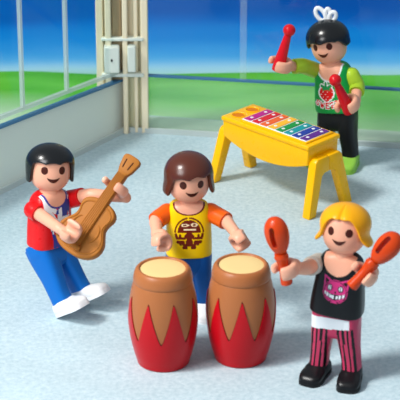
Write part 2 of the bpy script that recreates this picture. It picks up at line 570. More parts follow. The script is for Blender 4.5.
def make_arm(root, sh, el, wr, hand, rod, sleeve, sleeve_len=0.5, side=1, gap=0.19, grip=1.0, hw=0.30, roll=0.0):
    """all points in figure-local cm. rod = axis of what the hand could hold"""
    sh, el, wr, hand = map(Vector, (sh, el, wr, hand))
    sh.z += TE - LC
    sh = UM @ sh
    a = tube([sh, (sh + el) / 2 + (el - sh).normalized() * 0.02, el, (el + wr) / 2, wr], [0.28, 0.28, 0.255, 0.225, 0.205], 40, 28)
    arm = a.build('arm', SKIN, root)
    if sleeve:
        full = catmull([tuple(sh), tuple((sh + el) / 2), tuple(el), tuple((el + wr) / 2), tuple(wr)], 41)
        k = max(6, int(sleeve_len * 40))
        pts = [Vector(p) for p in full[:k + 1]]
        rd = [0.36 - 0.03 * i / 40 + (0.0) for i in range(k + 1)]
        st = [pts[0], pts[len(pts) // 3], pts[2 * len(pts) // 3], pts[-1]]
        rr = [rd[0], rd[len(pts) // 3], rd[2 * len(pts) // 3], rd[-1]]
        sl = tube(st, rr, 24, 32, True, False)
        sl.build('sleeve', sleeve, root)
    # clasp hand
    rod = Vector(rod).normalized()
    back = (wr - hand); back = back - rod * back.dot(rod)
    back.normalize()
    sd = rod.cross(back).normalized()
    n = 40; rings = []
    ri = gap
    amax = R(138)
    for i in range(n + 1):
        u = -1 + 2 * i / n
        ang = u * amax + roll
        th = 0.15 * (1 - 0.30 * u * u)
        if u < 0:
            w = hw * (1 - 0.10 * u * u)
        else:
            w = hw * (1 - 0.36 * sm(u, 0.1, 0.7))
        endf = 1.0
        e = 1 - abs(u)
        if e < 0.08:
            q = e / 0.08
            endf = math.sqrt(max(0.02, 1 - (1 - q) ** 2))
        th *= endf; w *= 0.45 + 0.55 * endf
        rad = ri + 0.15
        cdir = back * math.cos(ang) + sd * math.sin(ang)
        ring = []
        for j in range(20):
            c, s = sel(2 * PI * j / 20, 2.4)
            ring.append(hand + cdir * (rad + th * c) + rod * (w * s))
        rings.append(ring)
    hm = loft(rings)
    # wrist stub
    wtop = hand + back * (ri + 0.23)
    ws = tube([wr + (wr - wtop) * 0.15, wtop], [0.20, 0.21], 8, 20)
    hm.add(ws.v, ws.f)
    hm.build('hand', SKIN, arm)
    return arm

def local(root_loc, yaw, w):
    """world point -> figure-local toy cm"""
    M = Matrix.Translation(root_loc) @ Matrix.Rotation(yaw, 4, 'Z')
    return (M.inverted() @ Vector(w)) / S
def px_local(root_loc, yaw, px, py, dy):
    """a point seen at a pixel, dy toy-cm behind (+) or before (-) the figure's axis"""
    return local(root_loc, yaw, atY(px, py, root_loc.y + dy * S))

# ================================================================== 1. guitarist
build_of(0.1, 0.0, 2)
gl = ground(51.5, 304.5) + Vector((0, 0, -0.0196))
gy = R(42)
g = empty('toy_figure', gl, gy)
tag(g, 'black-haired toy figure in red jacket and blue trousers playing the tan guitar', 'toy figure', 'toy musicians')
TL = Matrix.Translation((0, 0, 0))
gh = make_head(g, Matrix.Rotation(R(-29), 4, 'Z') @ Matrix.Rotation(R(3), 4, 'Y') @ Matrix.Rotation(R(-9), 4, 'X'))
def zb_bowl(a):
    t = abs(a)
    fr = 6.31 + 0.055 * abs(math.cos(5.2 * a + 0.3)) - 0.04
    side = 5.48
    k = sm(t, R(52), R(72))
    return fr * (1 - k) + side * k + 0.12 * sm(t, R(110), R(150)) * 0
make_hair(g, gh[1], BLACKHAIR, zb_bowl, Rx=0.94, Ryf=0.94, Ryb=0.98, zc=6.12, Hz=0.77, flare=lambda a, z: -0.03 * sm(6.1 - z, 0, 0.7))
def paint_g(p):
    x, y, z = p
    if y > -0.1: return 0
    nd = neckline(x, z, y, 0.46, 4.55)
    if nd < 0 and z > 4.4: return 1
    # open jacket: white printed shirt between the lapels
    lx = -0.62 + 0.34 * sm(4.9 - z, 0.2, 1.9)
    rx = 0.60 - 0.2 * sm(4.9 - z, 0.2, 1.9)
    if lx < x < rx:
        if nd < 0.16: return 3
        q = noise.noise(Vector((x * 3.1 + 2, z * 2.3 - x * 3, 0.4)))
        q2 = noise.noise(Vector((x * 6 + 7, z * 5 + x * 4, 3.1)))
        if x > 0.16 and z > 4.1 and q > -0.25: return 3
        if q2 > 0.3: return 0
        if q < -0.32 or z < 3.5: return 3
        return 2
    return 0
make_torso(g, [RED, SKIN, WHITE, SHIRTBLUE], paint_g, name='jacket')
lean = Matrix.Translation((0, 0, 2.4)) @ Matrix.Rotation(R(14), 4, 'Z') @ Matrix.Rotation(R(-33), 4, 'X') @ Matrix.Translation((0, 0, -2.4))
def paint_gl(p): return 0
make_legs(g, [JEANS], None, WHITE, M=lean)
def GP(px, py, dy): return px_local(gl, gy, px, py, dy)

# guitar first: its frame decides where the hands are
def guitar_frame():
    c = -FWD
    up = UP; rt = RT
    n = (c + 0.26 * up - 0.22 * rt).normalized()
    a = rt * 52 + up * 76
    t = -a.dot(n) / c.dot(n)
    u = (a + c * t).normalized()
    v = n.cross(u).normalized()      # to the viewer's left / up side
    return u, v, n
gu, gv, gn = guitar_frame()
gO = atY(84.5, 229, gl.y - 1.55 * S)        # middle of the body
guitar = empty('toy_guitar', gO)
guitar.rotation_euler = Matrix((gu, gv, gn)).transposed().to_euler()
tag(guitar, 'tan toy guitar held slanting across the red jacket', 'guitar')
def gout(u):
    # half width along the axis (u from tail to shoulder)
    pts = [(-1.06, 0.0), (-1.04, 0.32), (-0.95, 0.6), (-0.76, 0.86), (-0.45, 1.0), (-0.12, 0.96), (0.16, 0.79), (0.36, 0.68), (0.58, 0.68), (0.82, 0.74), (1.02, 0.70), (1.18, 0.52), (1.27, 0.26), (1.29, 0.0)]
    return pts
gp = catmull(gout(0), 60)
outline = [(u, max(w, 0)) for u, w in gp] + [(u, -max(w, 0)) for u, w in reversed(gp[1:-1])]
body = prism(outline, 'z', -0.42, 0.0, 0.07, 3)
gbody = body.build('body', GUITAR, guitar)
# raised rim line that follows the outline
rimp = [Vector((0.12 + (u - 0.12) * 0.86, w * 0.86, 0.0)) for u, w in outline]
rim = tube(rimp + [rimp[0]], [0.035] * (len(rimp) + 1), 160, 8, False, False)
rim.build('edge_ridge', GUITAR, gbody)
neck = prism([(0.1, 0.24), (2.62, 0.20), (2.62, -0.20), (0.1, -0.24)], 'z', -0.2, 0.09, 0.04, 2)
gneck = neck.build('neck', GUITAR, guitar)
fb = prism([(-0.72, 0.235), (2.55, 0.19), (2.55, -0.19), (-0.72, -0.235)], 'z', 0.0, 0.105, 0.03, 2)
fb.build('fingerboard', GUITAR, guitar)
for k in range(6):
    v = (-2.5 + k) * 0.07
    tube([Vector((-0.66, v * 1.1, 0.105)), Vector((2.5, v * 0.9, 0.115))], [0.018, 0.018], 6, 8).build('string', GUITARD if k % 1 else GUITAR, guitar)
box(-0.82, -0.66, -0.34, 0.34, 0.0, 0.14, 0.03).build('bridge', GUITAR, guitar)
hs = prism([(2.52, 0.2), (2.74, 0.29), (3.14, 0.37), (3.26, 0.33), (3.31, 0.2), (3.32, 0.0), (3.31, -0.2), (3.26, -0.33), (3.14, -0.37), (2.74, -0.29), (2.52, -0.2)], 'z', -0.2, 0.07, 0.045, 2)
ghs = hs.build('headstock', GUITAR, guitar)
for s in (-1, 1):
    tube([Vector((2.78, s * 0.12, 0.064)), Vector((3.06, s * 0.15, 0.064))], [0.05, 0.05], 6, 12, flat=0.3).build('peg_slot_shade', GUITARD, ghs)  # no hole is cut; the slot's shade is painted as dark brown
for s in (-1, 1):
    cr = [Vector((0.0 + 0.42 * math.cos(t), s * (0.28 + 0.3 * math.sin(t)), 0.0)) for t in [PI * 0.12 * k for k in range(1, 8)]]
    tube(cr, [0.02, 0.04, 0.05, 0.05, 0.05, 0.04, 0.02], 24, 8).build('sound_hole', GUITARD if False else GUITAR, gbody)
def GL(u, v, w): return local(gl, gy, gO + (gu * u + gv * v + gn * w) * S)
wrod = Matrix.Rotation(-gy, 3, 'Z') @ gu
wn = Matrix.Rotation(-gy, 3, 'Z') @ gn
# strumming arm (viewer's left)
make_arm(g, (-0.79, 0.0, 4.44), GP(39, 214, -0.75), GP(60, 229, -1.9), GP(70, 231, -2.35), Matrix.Rotation(-gy, 3, 'Z') @ gv, RED, 0.52, gap=0.16, hw=0.34)
# fretting arm (viewer's right)
hp = GL(1.98, 0.0, -0.05)
make_arm(g, (0.86, 0.02, 4.42), GP(91, 195, 0.0), GL(1.92, -0.32, -0.85), hp, wrod, RED, 0.34, gap=0.285, hw=0.2)

# ================================================================== 2. drummer
build_of(0.3, 0.0, 0)
dl = ground(189, 312)
dy_ = R(2)
d = empty('toy_figure', dl, dy_)
tag(d, 'brown-haired toy figure in yellow shirt with orange sleeves behind the two drums', 'toy figure', 'toy musicians')
dh = make_head(d, Matrix.Rotation(R(8), 4, 'Z'))
def zb_bob(a):
    t = abs(a)
    fr = 6.22 + 0.10 * sm(a, -0.75, 0.2) + 0.03 * math.sin(a * 9) + 0.04 * abs(math.sin(a * 4.3 + 0.5))
    k = sm(t, R(46), R(66))
    return fr * (1 - k) + 5.5 * k
make_hair(d, dh[1], BROWNHAIR, zb_bob, Rx=0.94, flare=lambda a, z: 0.05 * sm(6.0 - z, 0, 0.5))
def paint_d(p):
    x, y, z = p
    if y > -0.05:
        return 0
    nd = neckline(x, z, y, 0.54, 4.68, 5.02)
    if nd < 0: return 1
    if nd < 0.15: return 2
    u = 210 + x * 6.667 * 26; v = 262 - (z - 3.93) * 6.667 * 23.75
    q = (u, v)
    if not (100 < u < 320 and 150 < v < 370): return 0
    # face features
    e1 = ell(q, (182, 210), 24, 11); e2 = ell(q, (243, 208), 24, 11)
    if min(e1, e2) < 1: return 3 if min(e1, e2) > 0.25 else 2
    if 174 < u < 254 and 233 < v < 245: return 3
    if abs(u - 208) < 5 and v < 182: return 0
    eo = ell(q, (210, 258), 98, 98)
    if v < 258 and 0.80 < eo < 1: return 2
    ei = ell(q, (210, 256), 76, 80)
    if v < 258 and ei < 1: return 2
    W = 9
    def mir(pts): return [(420 - a, b) for a, b in pts]
    for pts in ([(200, 262), (180, 292), (128, 292), (122, 270)], [(150, 292), (150, 275)], [(132, 318), (170, 316), (172, 336)], [(150, 318), (154, 334)]):
        if pline(q, pts, W) or pline(q, mir(pts), W): return 2
    if pline(q, [(210, 262), (210, 312)], 20): return 2
    if pline(q, [(202, 305), (190, 352), (176, 354)], 12) or pline(q, [(218, 305), (230, 352), (244, 354)], 12): return 2
    return 0
make_torso(d, [YELLOW, SKIN, BROWNP, CREAMP], paint_d)
make_legs(d, [JEANSD], None, WHITE)
def DP(px, py, dy): return px_local(dl, dy_, px, py, dy)
make_arm(d, (-0.82, 0.0, 4.54), DP(156, 221, -0.5), DP(157, 234, -1.25), DP(160.5, 243, -1.65), (0.75, -0.5, 0.3), ORANGE, 0.50, gap=0.12, hw=0.34)
make_arm(d, (0.82, 0.0, 4.54), DP(226, 221, -0.55), DP(235, 232, -1.25), DP(240.5, 241, -1.65), (0.8, 0.3, 0.45), ORANGE, 0.50, gap=0.12, hw=0.34)

# ================================================================== 3. conga drums
def drum_r(z):
    pts = [(0.0, 0.93), (0.5, 1.06), (1.0, 1.17), (1.5, 1.24), (2.0, 1.265), (2.5, 1.24), (3.0, 1.16), (3.4, 1.06), (3.8, 0.98)]
    for (z0, r0), (z1, r1) in zip(pts, pts[1:]):
        if z <= z1:
            t = (z - z0) / (z1 - z0); t = max(0, t)
            # catmull-ish smoothing through neighbours
            i = pts.index((z0, r0))
            a = pts[max(i - 1, 0)][1]; dd = pts[min(i + 2, len(pts) - 1)][1]
            return 0.5 * ((2 * r0) + (-a + r1) * t + (2 * a - 5 * r0 + 4 * r1 - dd) * t * t + (-a + 3 * r0 - 3 * r1 + dd) * t ** 3)
    return pts[-1][1]
def make_drum(px, py, rz, label):
    t = empty('conga_drum', ground(px, py), rz)
    tag(t, label, 'drum', 'conga drums')
    sh = lathe([(drum_r(0.05) - 0.05, 0.03)] + [(drum_r(z), z) for z in [0.05 + 3.3 * i / 40 for i in range(41)]] + [(1.0, 3.42)], 96)
    sh.build('shell', TANDRUM, t)
    # red lower shell, upper edge in pointed flames
    seg = 288; per = 8
    def zz(a):
        u = (a / (2 * PI) * per) % 1.0
        w = abs(2 * u - 1)                  # 0 at valley, 1 at peak
        base = 1.24 + 1.80 * ((w * w + 0.012) ** 0.55 - 0.088)
        if w > 0.9: base = 1.24 + 1.80 * ((0.81 + 0.012) ** 0.55 - 0.088) + 0.12 * math.sin((w - 0.9) / 0.1 * PI / 2)
        return base
    def flame(off, lift, zbot, rows=40):
        rings = []
        for i in range(rows + 1):
            ring = []
            for j in range(seg):
                a = 2 * PI * j / seg
                z = zbot + (zz(a) + lift - zbot) * i / rows
                r = drum_r(z) + off
                ring.append(Vector((r * math.cos(a), r * math.sin(a), z)))
            rings.append(ring)
        inner = [Vector((v.x * 0.95, v.y * 0.95, v.z)) for v in rings[-1]]
        rings.append(inner)
        bot = [Vector((v.x * 0.96, v.y * 0.96, 0.0)) for v in rings[0]]
        rings.insert(0, bot)
        return loft(rings, True, False)
    flame(0.012, 0.05, 0.05).build('flame_outline', GROOVE, t, sharp=60)
    flame(0.035, 0.0, 0.04).build('lower_shell', DRUMRED, t, sharp=60)
    rim = lathe([(0.98, 3.32), (1.06, 3.325), (1.09, 3.36), (1.09, 3.44), (1.065, 3.60), (1.02, 3.74), (0.96, 3.82), (0.91, 3.85), (0.86, 3.845), (0.835, 3.80), (0.80, 3.72)], 96, False, False)
    rim.build('rim', TANDRUM, t, sharp=60)
    lathe([(0.855, 3.70), (0.85, 3.775), (0.80, 3.79), (0.4, 3.795), (0.01, 3.795)], 72).build('drumhead', DRUMHEAD, t)
    return t
make_drum(163.5, 360.5, R(20), 'tan toy drum with red zigzag base, the one nearer the guitar player')
make_drum(240.5, 356.5, R(1), 'tan toy drum with red zigzag base, the one nearer the maraca shaker')

# ================================================================== 4. maracas figure
build_of(0.12, 0.14, 4)
ml = ground(335, 377)
my = R(-20)
m = empty('toy_figure', ml, my)
tag(m, 'blonde toy figure in black cat-print top and striped pink trousers shaking maracas', 'toy figure', 'toy musicians')
mh = make_head(m, Matrix.Rotation(R(1), 4, 'Z') @ Matrix.Rotation(R(-3), 4, 'Y') @ Matrix.Rotation(R(-10), 4, 'X'))
def zb_blonde(a):
    t = abs(a)
    k = sm(t, R(20), R(76))
    return 6.50 * (1 - k) + 5.50 * k - 0.02 * math.cos(a * 3) * (1 - k)
def fl_blonde(a, z):
    s = sm(abs(a), R(45), R(75))
    return 0.17 * s * sm(5.84 - z, 0.0, 0.36) - 0.03 * s * sm(6.1 - z, 0, 0.2)
def bp_blonde(a, phi):
    # centre parting
    w = math.exp(-((a) / 0.10) ** 2) if abs(a) < 1.2 else 0
    return -0.07 * w * sm(phi, 0.15, 0.4) + 0.03 * math.exp(-((abs(a) - 0.38) / 0.25) ** 2) * sm(phi, 0.3, 0.9)
make_hair(m, mh[1], BLONDE, zb_blonde, Rx=0.92, Ryf=0.95, Hz=0.74, flare=fl_blonde, bump=bp_blonde, seg=180)
def paint_m(p):
    x, y, z = p
    if y > -0.05: return 0
    nd = neckline(x, z, y, 0.58, 4.38, 5.0)
    if nd < 0: return 1
    u = 193 + (x - 0.02) * 6.667 * 23.5; v = 168 - (z - 3.86) * 6.667 * 22.5
    q = (u, v)
    if not (110 < u < 285 and 75 < v < 245): return 0
    e = ell(q, (193, 170), 68, 62)
    earL = inpoly(q, [(122, 88), (178, 116), (126, 158)]); earR = inpoly(q, [(268, 92), (212, 114), (262, 158)])
    earLi = inpoly(q, [(132, 104), (160, 118), (134, 140)]); earRi = inpoly(q, [(258, 108), (230, 118), (254, 140)])
    if e > 1:
        if earLi or earRi: return 0
        return 2 if (earL or earR) else 0
    if 0.78 < e < 0.88: return 0
    for cx in (162, 222):
        ee = ell(q, (cx, 152), 15, 18)
        if ee < 1: return 3 if ell(q, (cx, 152), 9, 13) < 1 and abs(u - cx) > 3 else 0
    if ell(q, (192, 174), 7, 5) < 1: return 0
    vm = 200 - ((u - 193) / 55) ** 2 * 18
    if abs(u - 193) < 56 and abs(v - vm) < 15 * (1 - ((u - 193) / 60) ** 2 * .7):
        if abs(v - vm) < 9 and (u - 193 + 100) % 17 > 5: return 3
        return 0
    return 2
make_torso(m, [BLACKP, SKIN, PINKP, WHITE], paint_m, name='top', flare=0.10)
def paint_ml(p):
    x, y, z = p
    if z > 2.32 + 0.10 * x and z < 2.78 and x < 0.62 and y < 0.3: return 1
    if y < -0.12 and z < 2.4:
        # stripes that run down the front of each leg
        c = 0.46 + (2.4 - z) * 0.075
        k = (abs(x) - c)
        for sx in (-0.26, -0.09, 0.09, 0.26):
            if abs(k - sx) < 0.042: return 2
    return 0
make_legs(m, [PINKT, WHITE, BLACKP], paint_ml, BLACKP, spread=0.02)
def MP(px, py, dy): return px_local(ml, my, px, py, dy)
def make_rod_frame(pa, pb, facing):
    z = (pb - pa).normalized()
    f = Vector(facing); y = (f - z * f.dot(z)).normalized()
    x = y.cross(z)
    return Matrix((x, y, z)).transposed()
def make_maraca(pa, pb, face, label):
    """pa = handle end, pb = head end (world)"""
    L = (pb - pa).length / S
    t = empty('toy_maraca', pa)
    t.rotation_euler = make_rod_frame(pa, pb, face).to_euler()
    tag(t, label, 'maraca', 'orange maracas')
    h = lathe([(0.16, 0.0), (0.2, 0.02), (0.215, 0.08), (0.2, 0.2), (0.18, 0.45), (0.185, 0.75), (0.215, 0.95), (0.25, 1.05), (0.26, 1.1), (0.235, 1.16), (0.235, 1.22)], 40)
    h.build('handle', MARACA, t)
    z0 = 1.15; zl = L - z0
    # egg-shaped head with a long slot cut right through it
    prof = []
    for i in range(41):
        ph = PI * i / 40
        prof.append((max(0.002, 0.44 * math.sin(ph) * (1 - 0.16 * math.cos(ph))), z0 + zl * 0.5 - zl * 0.5 * math.cos(ph)))
    eg = lathe(prof, 56)
    eg.v = [Vector((p.x, p.y * 0.85, p.z)) for p in eg.v]
    sl = tube([Vector((0, -1, 0)), Vector((0, 1, 0))], [0.10, 0.10], 4, 40, False, False)
    zs = z0 + zl * 0.55
    sl.v = [Vector((p.x, p.y, zs + p.z + math.copysign(zl * 0.20, p.z))) for p in sl.v]
    cut(eg, sl).build('rattle_head', MARACA, t, sharp=35)
    return t
toC = -FWD
mA0 = atY(287, 284, ml.y - 1.15 * S); mA1 = atY(273.5, 217, ml.y - 1.15 * S)
make_maraca(mA0, mA1, toC + Vector((-0.55, 0, 0)), 'orange toy maraca held upright beside the drum')
mB0 = atY(351, 287, ml.y - 1.9 * S); mB1 = atY(399, 234, ml.y - 1.6 * S)
make_maraca(mB0, mB1, toC + Vector((-0.75, 0, 0.35)), 'orange toy maraca slanting up at the right edge of the photo')
ra = Matrix.Rotation(-my, 3, 'Z')
ma_h = local(ml, my, mA0.lerp(mA1, 0.22)); mb_h = local(ml, my, mB0.lerp(mB1, 0.26))
make_arm(m, (-0.85, 0.0, 4.44), MP(307, 268, -0.65), MP(295, 269, -0.95), ma_h, ra @ (mA1 - mA0), SLEEVEW, 0.34, gap=0.24, hw=0.27)
make_arm(m, (0.85, 0.0, 4.44), MP(372, 272, -0.65), MP(368, 278, -1.35), mb_h, ra @ (mB1 - mB0), SLEEVEW, 0.34, gap=0.24, hw=0.27)

# ================================================================== 5. xylophone
ft = [ground(*q) for q in ((220, 178.5), (245, 168.5), (309, 218.5), (345, 200.5))]
xc = sum(ft, Vector()) / 4
xd = ((ft[2] - ft[0]) + (ft[3] - ft[1])).normalized()
xyaw = math.atan2(xd.y, xd.x)
xl = empty('toy_xylophone', xc, xyaw)
tag(xl, 'yellow toy xylophone table with rainbow bars on splayed legs', 'xylophone')
HX = 2.42
xl.scale = (1.03, 1.05, 1.04)
arc = [(HX - 2 * HX * i / 24, 2.12 - 0.50 * (1 - ((i - 12) / 12) ** 2)) for i in range(25)]
poly = [(-HX, 2.86), (HX, 2.86)] + [(x * 0.985, z) for x, z in arc]
bodyx = prism(poly, 'y', -0.92, 0.92, 0.06, 3)
top = box(-HX - 0.05, HX + 0.05, -0.98, 0.98, 2.80, 3.00, 0.06, 3)
bodyx.add(top.v, top.f)
xb = bodyx.build('frame', XYEL, xl)
tray = box(-1.50, 2.22, -0.84, 0.84, 2.97, 3.07, 0.03, 2)
tray.build('raised_tray', XYEL, xl)
box(-1.46, 2.12, -0.76, 0.76, 3.05, 3.09, 0.015, 1).build('white_backing', WHITE, xl)
for s in (-1, 1):
    t = lathe([(0.30, 2.995), (0.31, 3.02), (0.28, 3.035), (0.26, 3.015), (0.25, 2.99)], 40, False, False)
    t.xform(Matrix.Translation((-1.98, s * 0.42, 0)))
    h = t.build('mallet_rest', XYEL, xl)
    q = lathe([(0.255, 3.003), (0.02, 3.004)], 40); q.xform(Matrix.Translation((-1.98, s * 0.42, 0)))
    q.build('rest_hollow_shade', XHOLESHADE, h)  # flat disc; the hollow's shade is put into its darker orange
for k in range(8):
    x0 = -1.46 + 0.03 + k * 0.4475
    b = box(x0 + 0.035, x0 + 0.40, -0.70 + 0.0, 0.70, 3.085, 3.12, 0.01, 1)
    for s in (-1, 1):
        dsc = lathe([(0.075, 3.12), (0.07, 3.126), (0.002, 3.126)], 20)
        dsc.xform(Matrix.Translation((x0 + 0.22, s * 0.42, 0)))
        b.add(dsc.v, dsc.f, 1)
    bo = b.build('tone_bar', [BARM[k], WHITE], xl)
    bo['label'] = ['magenta', 'red', 'orange', 'amber', 'green', 'teal', 'blue', 'purple'][k] + ' tone bar'
for ex in (-1, 1):
    for s in (-1, 1):
        pl = [(0.0, 2.42), (0.66 * s, 2.42), (0.80 * s, 2.28), (1.34 * s, 0.0), (0.92 * s, 0.0), (0.44 * s, 1.62), (0.28 * s, 1.74), (0.0, 1.76)]
        lg = prism(pl, 'x', -0.2, 0.2, 0.045, 2)
        lg.v = [Vector((ex * (HX + 0.12) + p.x + ex * (2.4 - p.z) * 0.075, p.y, p.z)) for p in lg.v]
        lg.build('leg', XYEL, xl)

# ================================================================== 6. xylophone player
build_of(0.25, 0.0, -9)
xf = ground(336.5, 163)
xy = R(-25)
x = empty('toy_figure', xf, xy)
tag(x, 'black-haired toy figure with white bow and green strawberry shirt behind the xylophone', 'toy figure', 'toy musicians')
xh = make_head(x, Matrix.Rotation(R(0), 4, 'Z') @ Matrix.Rotation(R(-4), 4, 'Y'))
def zb_bang(a):
    t = abs(a)
    fr = 6.20 + 0.07 * abs(math.sin(a * 4.2)) - 0.03
    k = sm(t, R(46), R(80))
    return fr * (1 - k) + 5.84 * k
def bp_bang(a, phi):
    return 0.009 * math.cos(a * 14) * sm(phi, 0.5, 1.2) * (1 if abs(a) < 1.3 else 0.6)
make_hair(x, xh[1], BLACKHAIR, zb_bang, Rx=0.97, Ryf=0.96, Ryb=1.0)
bowm = MB()
def addt(mb, t): mb.add(t.v, t.f)
addt(bowm, lathe([(0.42, 7.08), (0.40, 7.2), (0.30, 7.30), (0.15, 7.36), (0.02, 7.37)], 40).xform(Matrix.Translation((0.1, 0.22, -0.04))))
def loop(c, dirv, wid, hgt, r):
    d = Vector(dirv).normalized(); sd = Vector((0.95, 0.3, 0)); sd = (sd - d * sd.dot(d)).normalized()
    return tube([Vector(c) + d * hgt * (1 - math.cos(t)) / 2 + sd * wid * math.sin(t) for t in [2 * PI * k / 12 for k in range(13)]], [r * 1.7] * 13, 48, 12, False, False)
addt(bowm, loop((-0.12, 0.2, 7.22), (-0.45, 0, 1), 0.26, 0.95, 0.085))
addt(bowm, loop((0.14, 0.22, 7.22), (0.12, 0.1, 1), 0.17, 0.75, 0.085))
addt(bowm, loop((0.34, 0.24, 7.16), (0.55, 0.1, 1), 0.2, 0.62, 0.085))
addt(bowm, tube([Vector((0.36, 0.2, 7.2)), Vector((0.55, 0.15, 7.12)), Vector((0.62, 0.15, 6.95))], [0.09, 0.1, 0.08], 12, 12))
bowm.xform(Matrix.Translation((-0.02, 0.12, 6.82)) @ Matrix.Scale(0.66, 4) @ Matrix.Translation((0, 0, -7.08)))
bowm.xform(xh[1])
bowm.build('hair_bow', WHITE, x)
LET = {'S': [[(1, .85), (.5, 1), (.05, .8), (.2, .55), (.8, .45), (.95, .2), (.5, 0), (0, .15)]],
       'W': [[(0, 1), (.25, 0), (.5, .7), (.75, 0), (1, 1)]],
       'E': [[(.9, 1), (.1, 1), (.1, 0), (.9, 0)], [(.1, .5), (.75, .5)]],
       'T': [[(0, 1), (1, 1)], [(.5, 1), (.5, 0)]]}
WORD = []
for i, ch in enumerate('SWEET'):
    ang = (-0.56 + i * 0.28)
    cx = 150 + 118 * math.sin(ang); cy = 126 + 118 * math.cos(ang) - 4     # arc sagging below the berry
    for st in LET[ch]:
        WORD.append([(cx + (px - .5) * 22 * math.cos(ang) + (0.5 - py) * 30 * math.sin(ang), cy + (0.5 - py) * 30 * math.cos(ang) - (px - .5) * 22 * math.sin(ang)) for px, py in st])
def paint_x(p):
    X, y, z = p
    if y > -0.05: return 0
    nd = neckline(X, z, y, 0.53, 4.38, 5.0)
    if nd < 0: return 1
    if nd < 0.13: return 2
    u = 150 + (X + 0.16) * 6.667 * 21.6; v = 178 - (z - 3.72) * 6.667 * 19.7
    q = (u, v)
    if not (60 < u < 245 and 85 < v < 275): return 0
    dd = min((min(segd(q, a, b) for a, b in zip(s, s[1:])) for s in WORD), default=99) if v > 205 else 99
    if dd < 3.0: return 3
    if dd < 7.5: return 2
    # berry
    uu, vv = u - 148, v - 162
    def berry(g):
        w = 46 + g
        if vv < 0: return (uu / w) ** 2 + (vv / (38 + g)) ** 2 < 1
        return vv < 52 + g and abs(uu) < w * math.cos(min(1, max(0, vv / (54 + g))) * PI / 2) ** 0.8
    lf = any(pline(q, pts, 8) for pts in ([(148, 138), (118, 122)], [(148, 138), (146, 108)], [(148, 138), (178, 124)], [(148, 138), (130, 142)], [(148, 138), (168, 142)]))
    lfo = any(pline(q, pts, 14) for pts in ([(148, 138), (118, 122)], [(148, 138), (146, 108)], [(148, 138), (178, 124)]))
    if lf: return 4
    if berry(0):
        if ((int(u / 15) + int(v / 15)) % 2 == 0) and ell(((u % 15) - 7.5, (v % 15) - 7.5), (0, 0), 2.6, 3.6) < 1 and v > 150: return 2
        return 3
    if berry(9) or lfo: return 2
    return 0
make_torso(x, [GREENP, SKIN, WHITE, RED, LEAF], paint_x, flare=0.12)
make_legs(x, [BLACKP], None, LIMESHOE, spread=0.05)
def XP(px, py, dy): return px_local(xf, xy, px, py, dy)
def make_mallet(pa, pb, label):
    L = (pb - pa).length / S
    t = empty('toy_mallet', pa)
    t.rotation_euler = make_rod_frame(pa, pb, -FWD).to_euler()
    tag(t, label, 'mallet', 'red mallets')
    lathe([(0.2, 0.0), (0.255, 0.03), (0.275, 0.12), (0.27, 0.3), (0.245, 0.7), (0.2, 1.2), (0.165, L - 0.55), (0.16, L - 0.4), (0.16, L - 0.28)], 40).build('stick', MRED, t)
    prof = []
    for i in range(25):
        ph = PI * i / 24
        prof.append((max(0.002, 0.27 * math.sin(ph)), L - 0.2 - 0.27 * math.cos(ph)))
    lathe(prof, 40).build('ball_head', MRED, t)
    return t
pA0 = atY(277.5, 71, xf.y - 1.15 * S); pA1 = atY(290.5, 26, xf.y - 1.15 * S)
make_mallet(pA0, pA1, 'red mallet raised against the blue sky')
pB0 = atY(350, 112.5, xf.y - 1.7 * S); pB1 = atY(333.5, 76.5, xf.y - 2.0 * S)
make_mallet(pB0, pB1, 'red mallet held down in front of the strawberry shirt')
rx_ = Matrix.Rotation(-xy, 3, 'Z')
ha = local(xf, xy, pA0.lerp(pA1, 0.16)); hb = local(xf, xy, pB0.lerp(pB1, 0.2))
make_arm(x, (-0.82, 0.0, 4.66), XP(304, 66, -0.5), XP(290, 66.5, -0.95), ha, rx_ @ (pA1 - pA0), LIME, 0.86, gap=0.30, hw=0.27)
make_arm(x, (0.85, 0.0, 4.44), XP(357, 86, -0.45), XP(356, 100, -1.2), hb, rx_ @ (pB1 - pB0), LIME, 0.74, gap=0.30, hw=0.27)

# ================================================================== setting
K = ground(125, 131)                     # corner where the two walls meet
Lp = ground(0, 193)
Rp = ground(400, 147.5)
ld = (Lp - K).normalized(); rd = (Rp - K).normalized()
Lend = K + ld * 4.2; Rend = K + rd * 4.2
ln = Vector((-ld.y, ld.x, 0));  ln = ln if ln.x < 0 else -ln      # outward of the left wall
rn = Vector((-rd.y, rd.x, 0)); rn = rn if rn.y > 0 else -rn
def wbox(p0, p1, za0, za1, zb0, zb1, nrm, t0, t1, name, mat, parent=None, bev=0.0):
    """wall-like slab from p0 to p1, bottom/top heights at either end, between offsets t0..t1 along nrm (scene units)"""
    vs = []
    for p, z0, z1 in ((p0, za0, za1), (p1, zb0, zb1)):
        for t in (t0, t1):
            for z in (z0, z1):
                q = p + nrm * t
                vs.append(Vector((q.x, q.y, z)))
    fs = [(0, 1, 3, 2), (4, 6, 7, 5), (0, 4, 5, 1), (2, 3, 7, 6), (0, 2, 6, 4), (1, 5, 7, 3)]
    mb = MB().add(vs, fs)
    return mb.build(name, mat, parent, scale=1.0, smooth=False)
def floor_obj():
    a, b = Lend - ln * 0.0, Rend
    vs = [K + ln * 0.3 + rn * 0.3, Rend + rn * 0.3 , Vector((6, -8, 0)), Vector((-6, -8, 0)), Lend + ln * 0.3]
    mb = MB()
    top = [Vector((v.x, v.y, 0)) for v in vs]; bot = [Vector((v.x, v.y, -0.1)) for v in vs]
    n = len(vs)
    mb.add(top + bot, [tuple(range(n)), tuple(reversed(range(n, 2 * n)))] + [(i, i + n, (i + 1) % n + n, (i + 1) % n) for i in range(n)])
    return structure(mb.build('floor', FLOOR, None, 1.0, smooth=False))
floor_obj()
HRAIL = 0.585
HL = 0.585 + 0.05 * 1.0                    # left rail climbs slightly towards the viewer
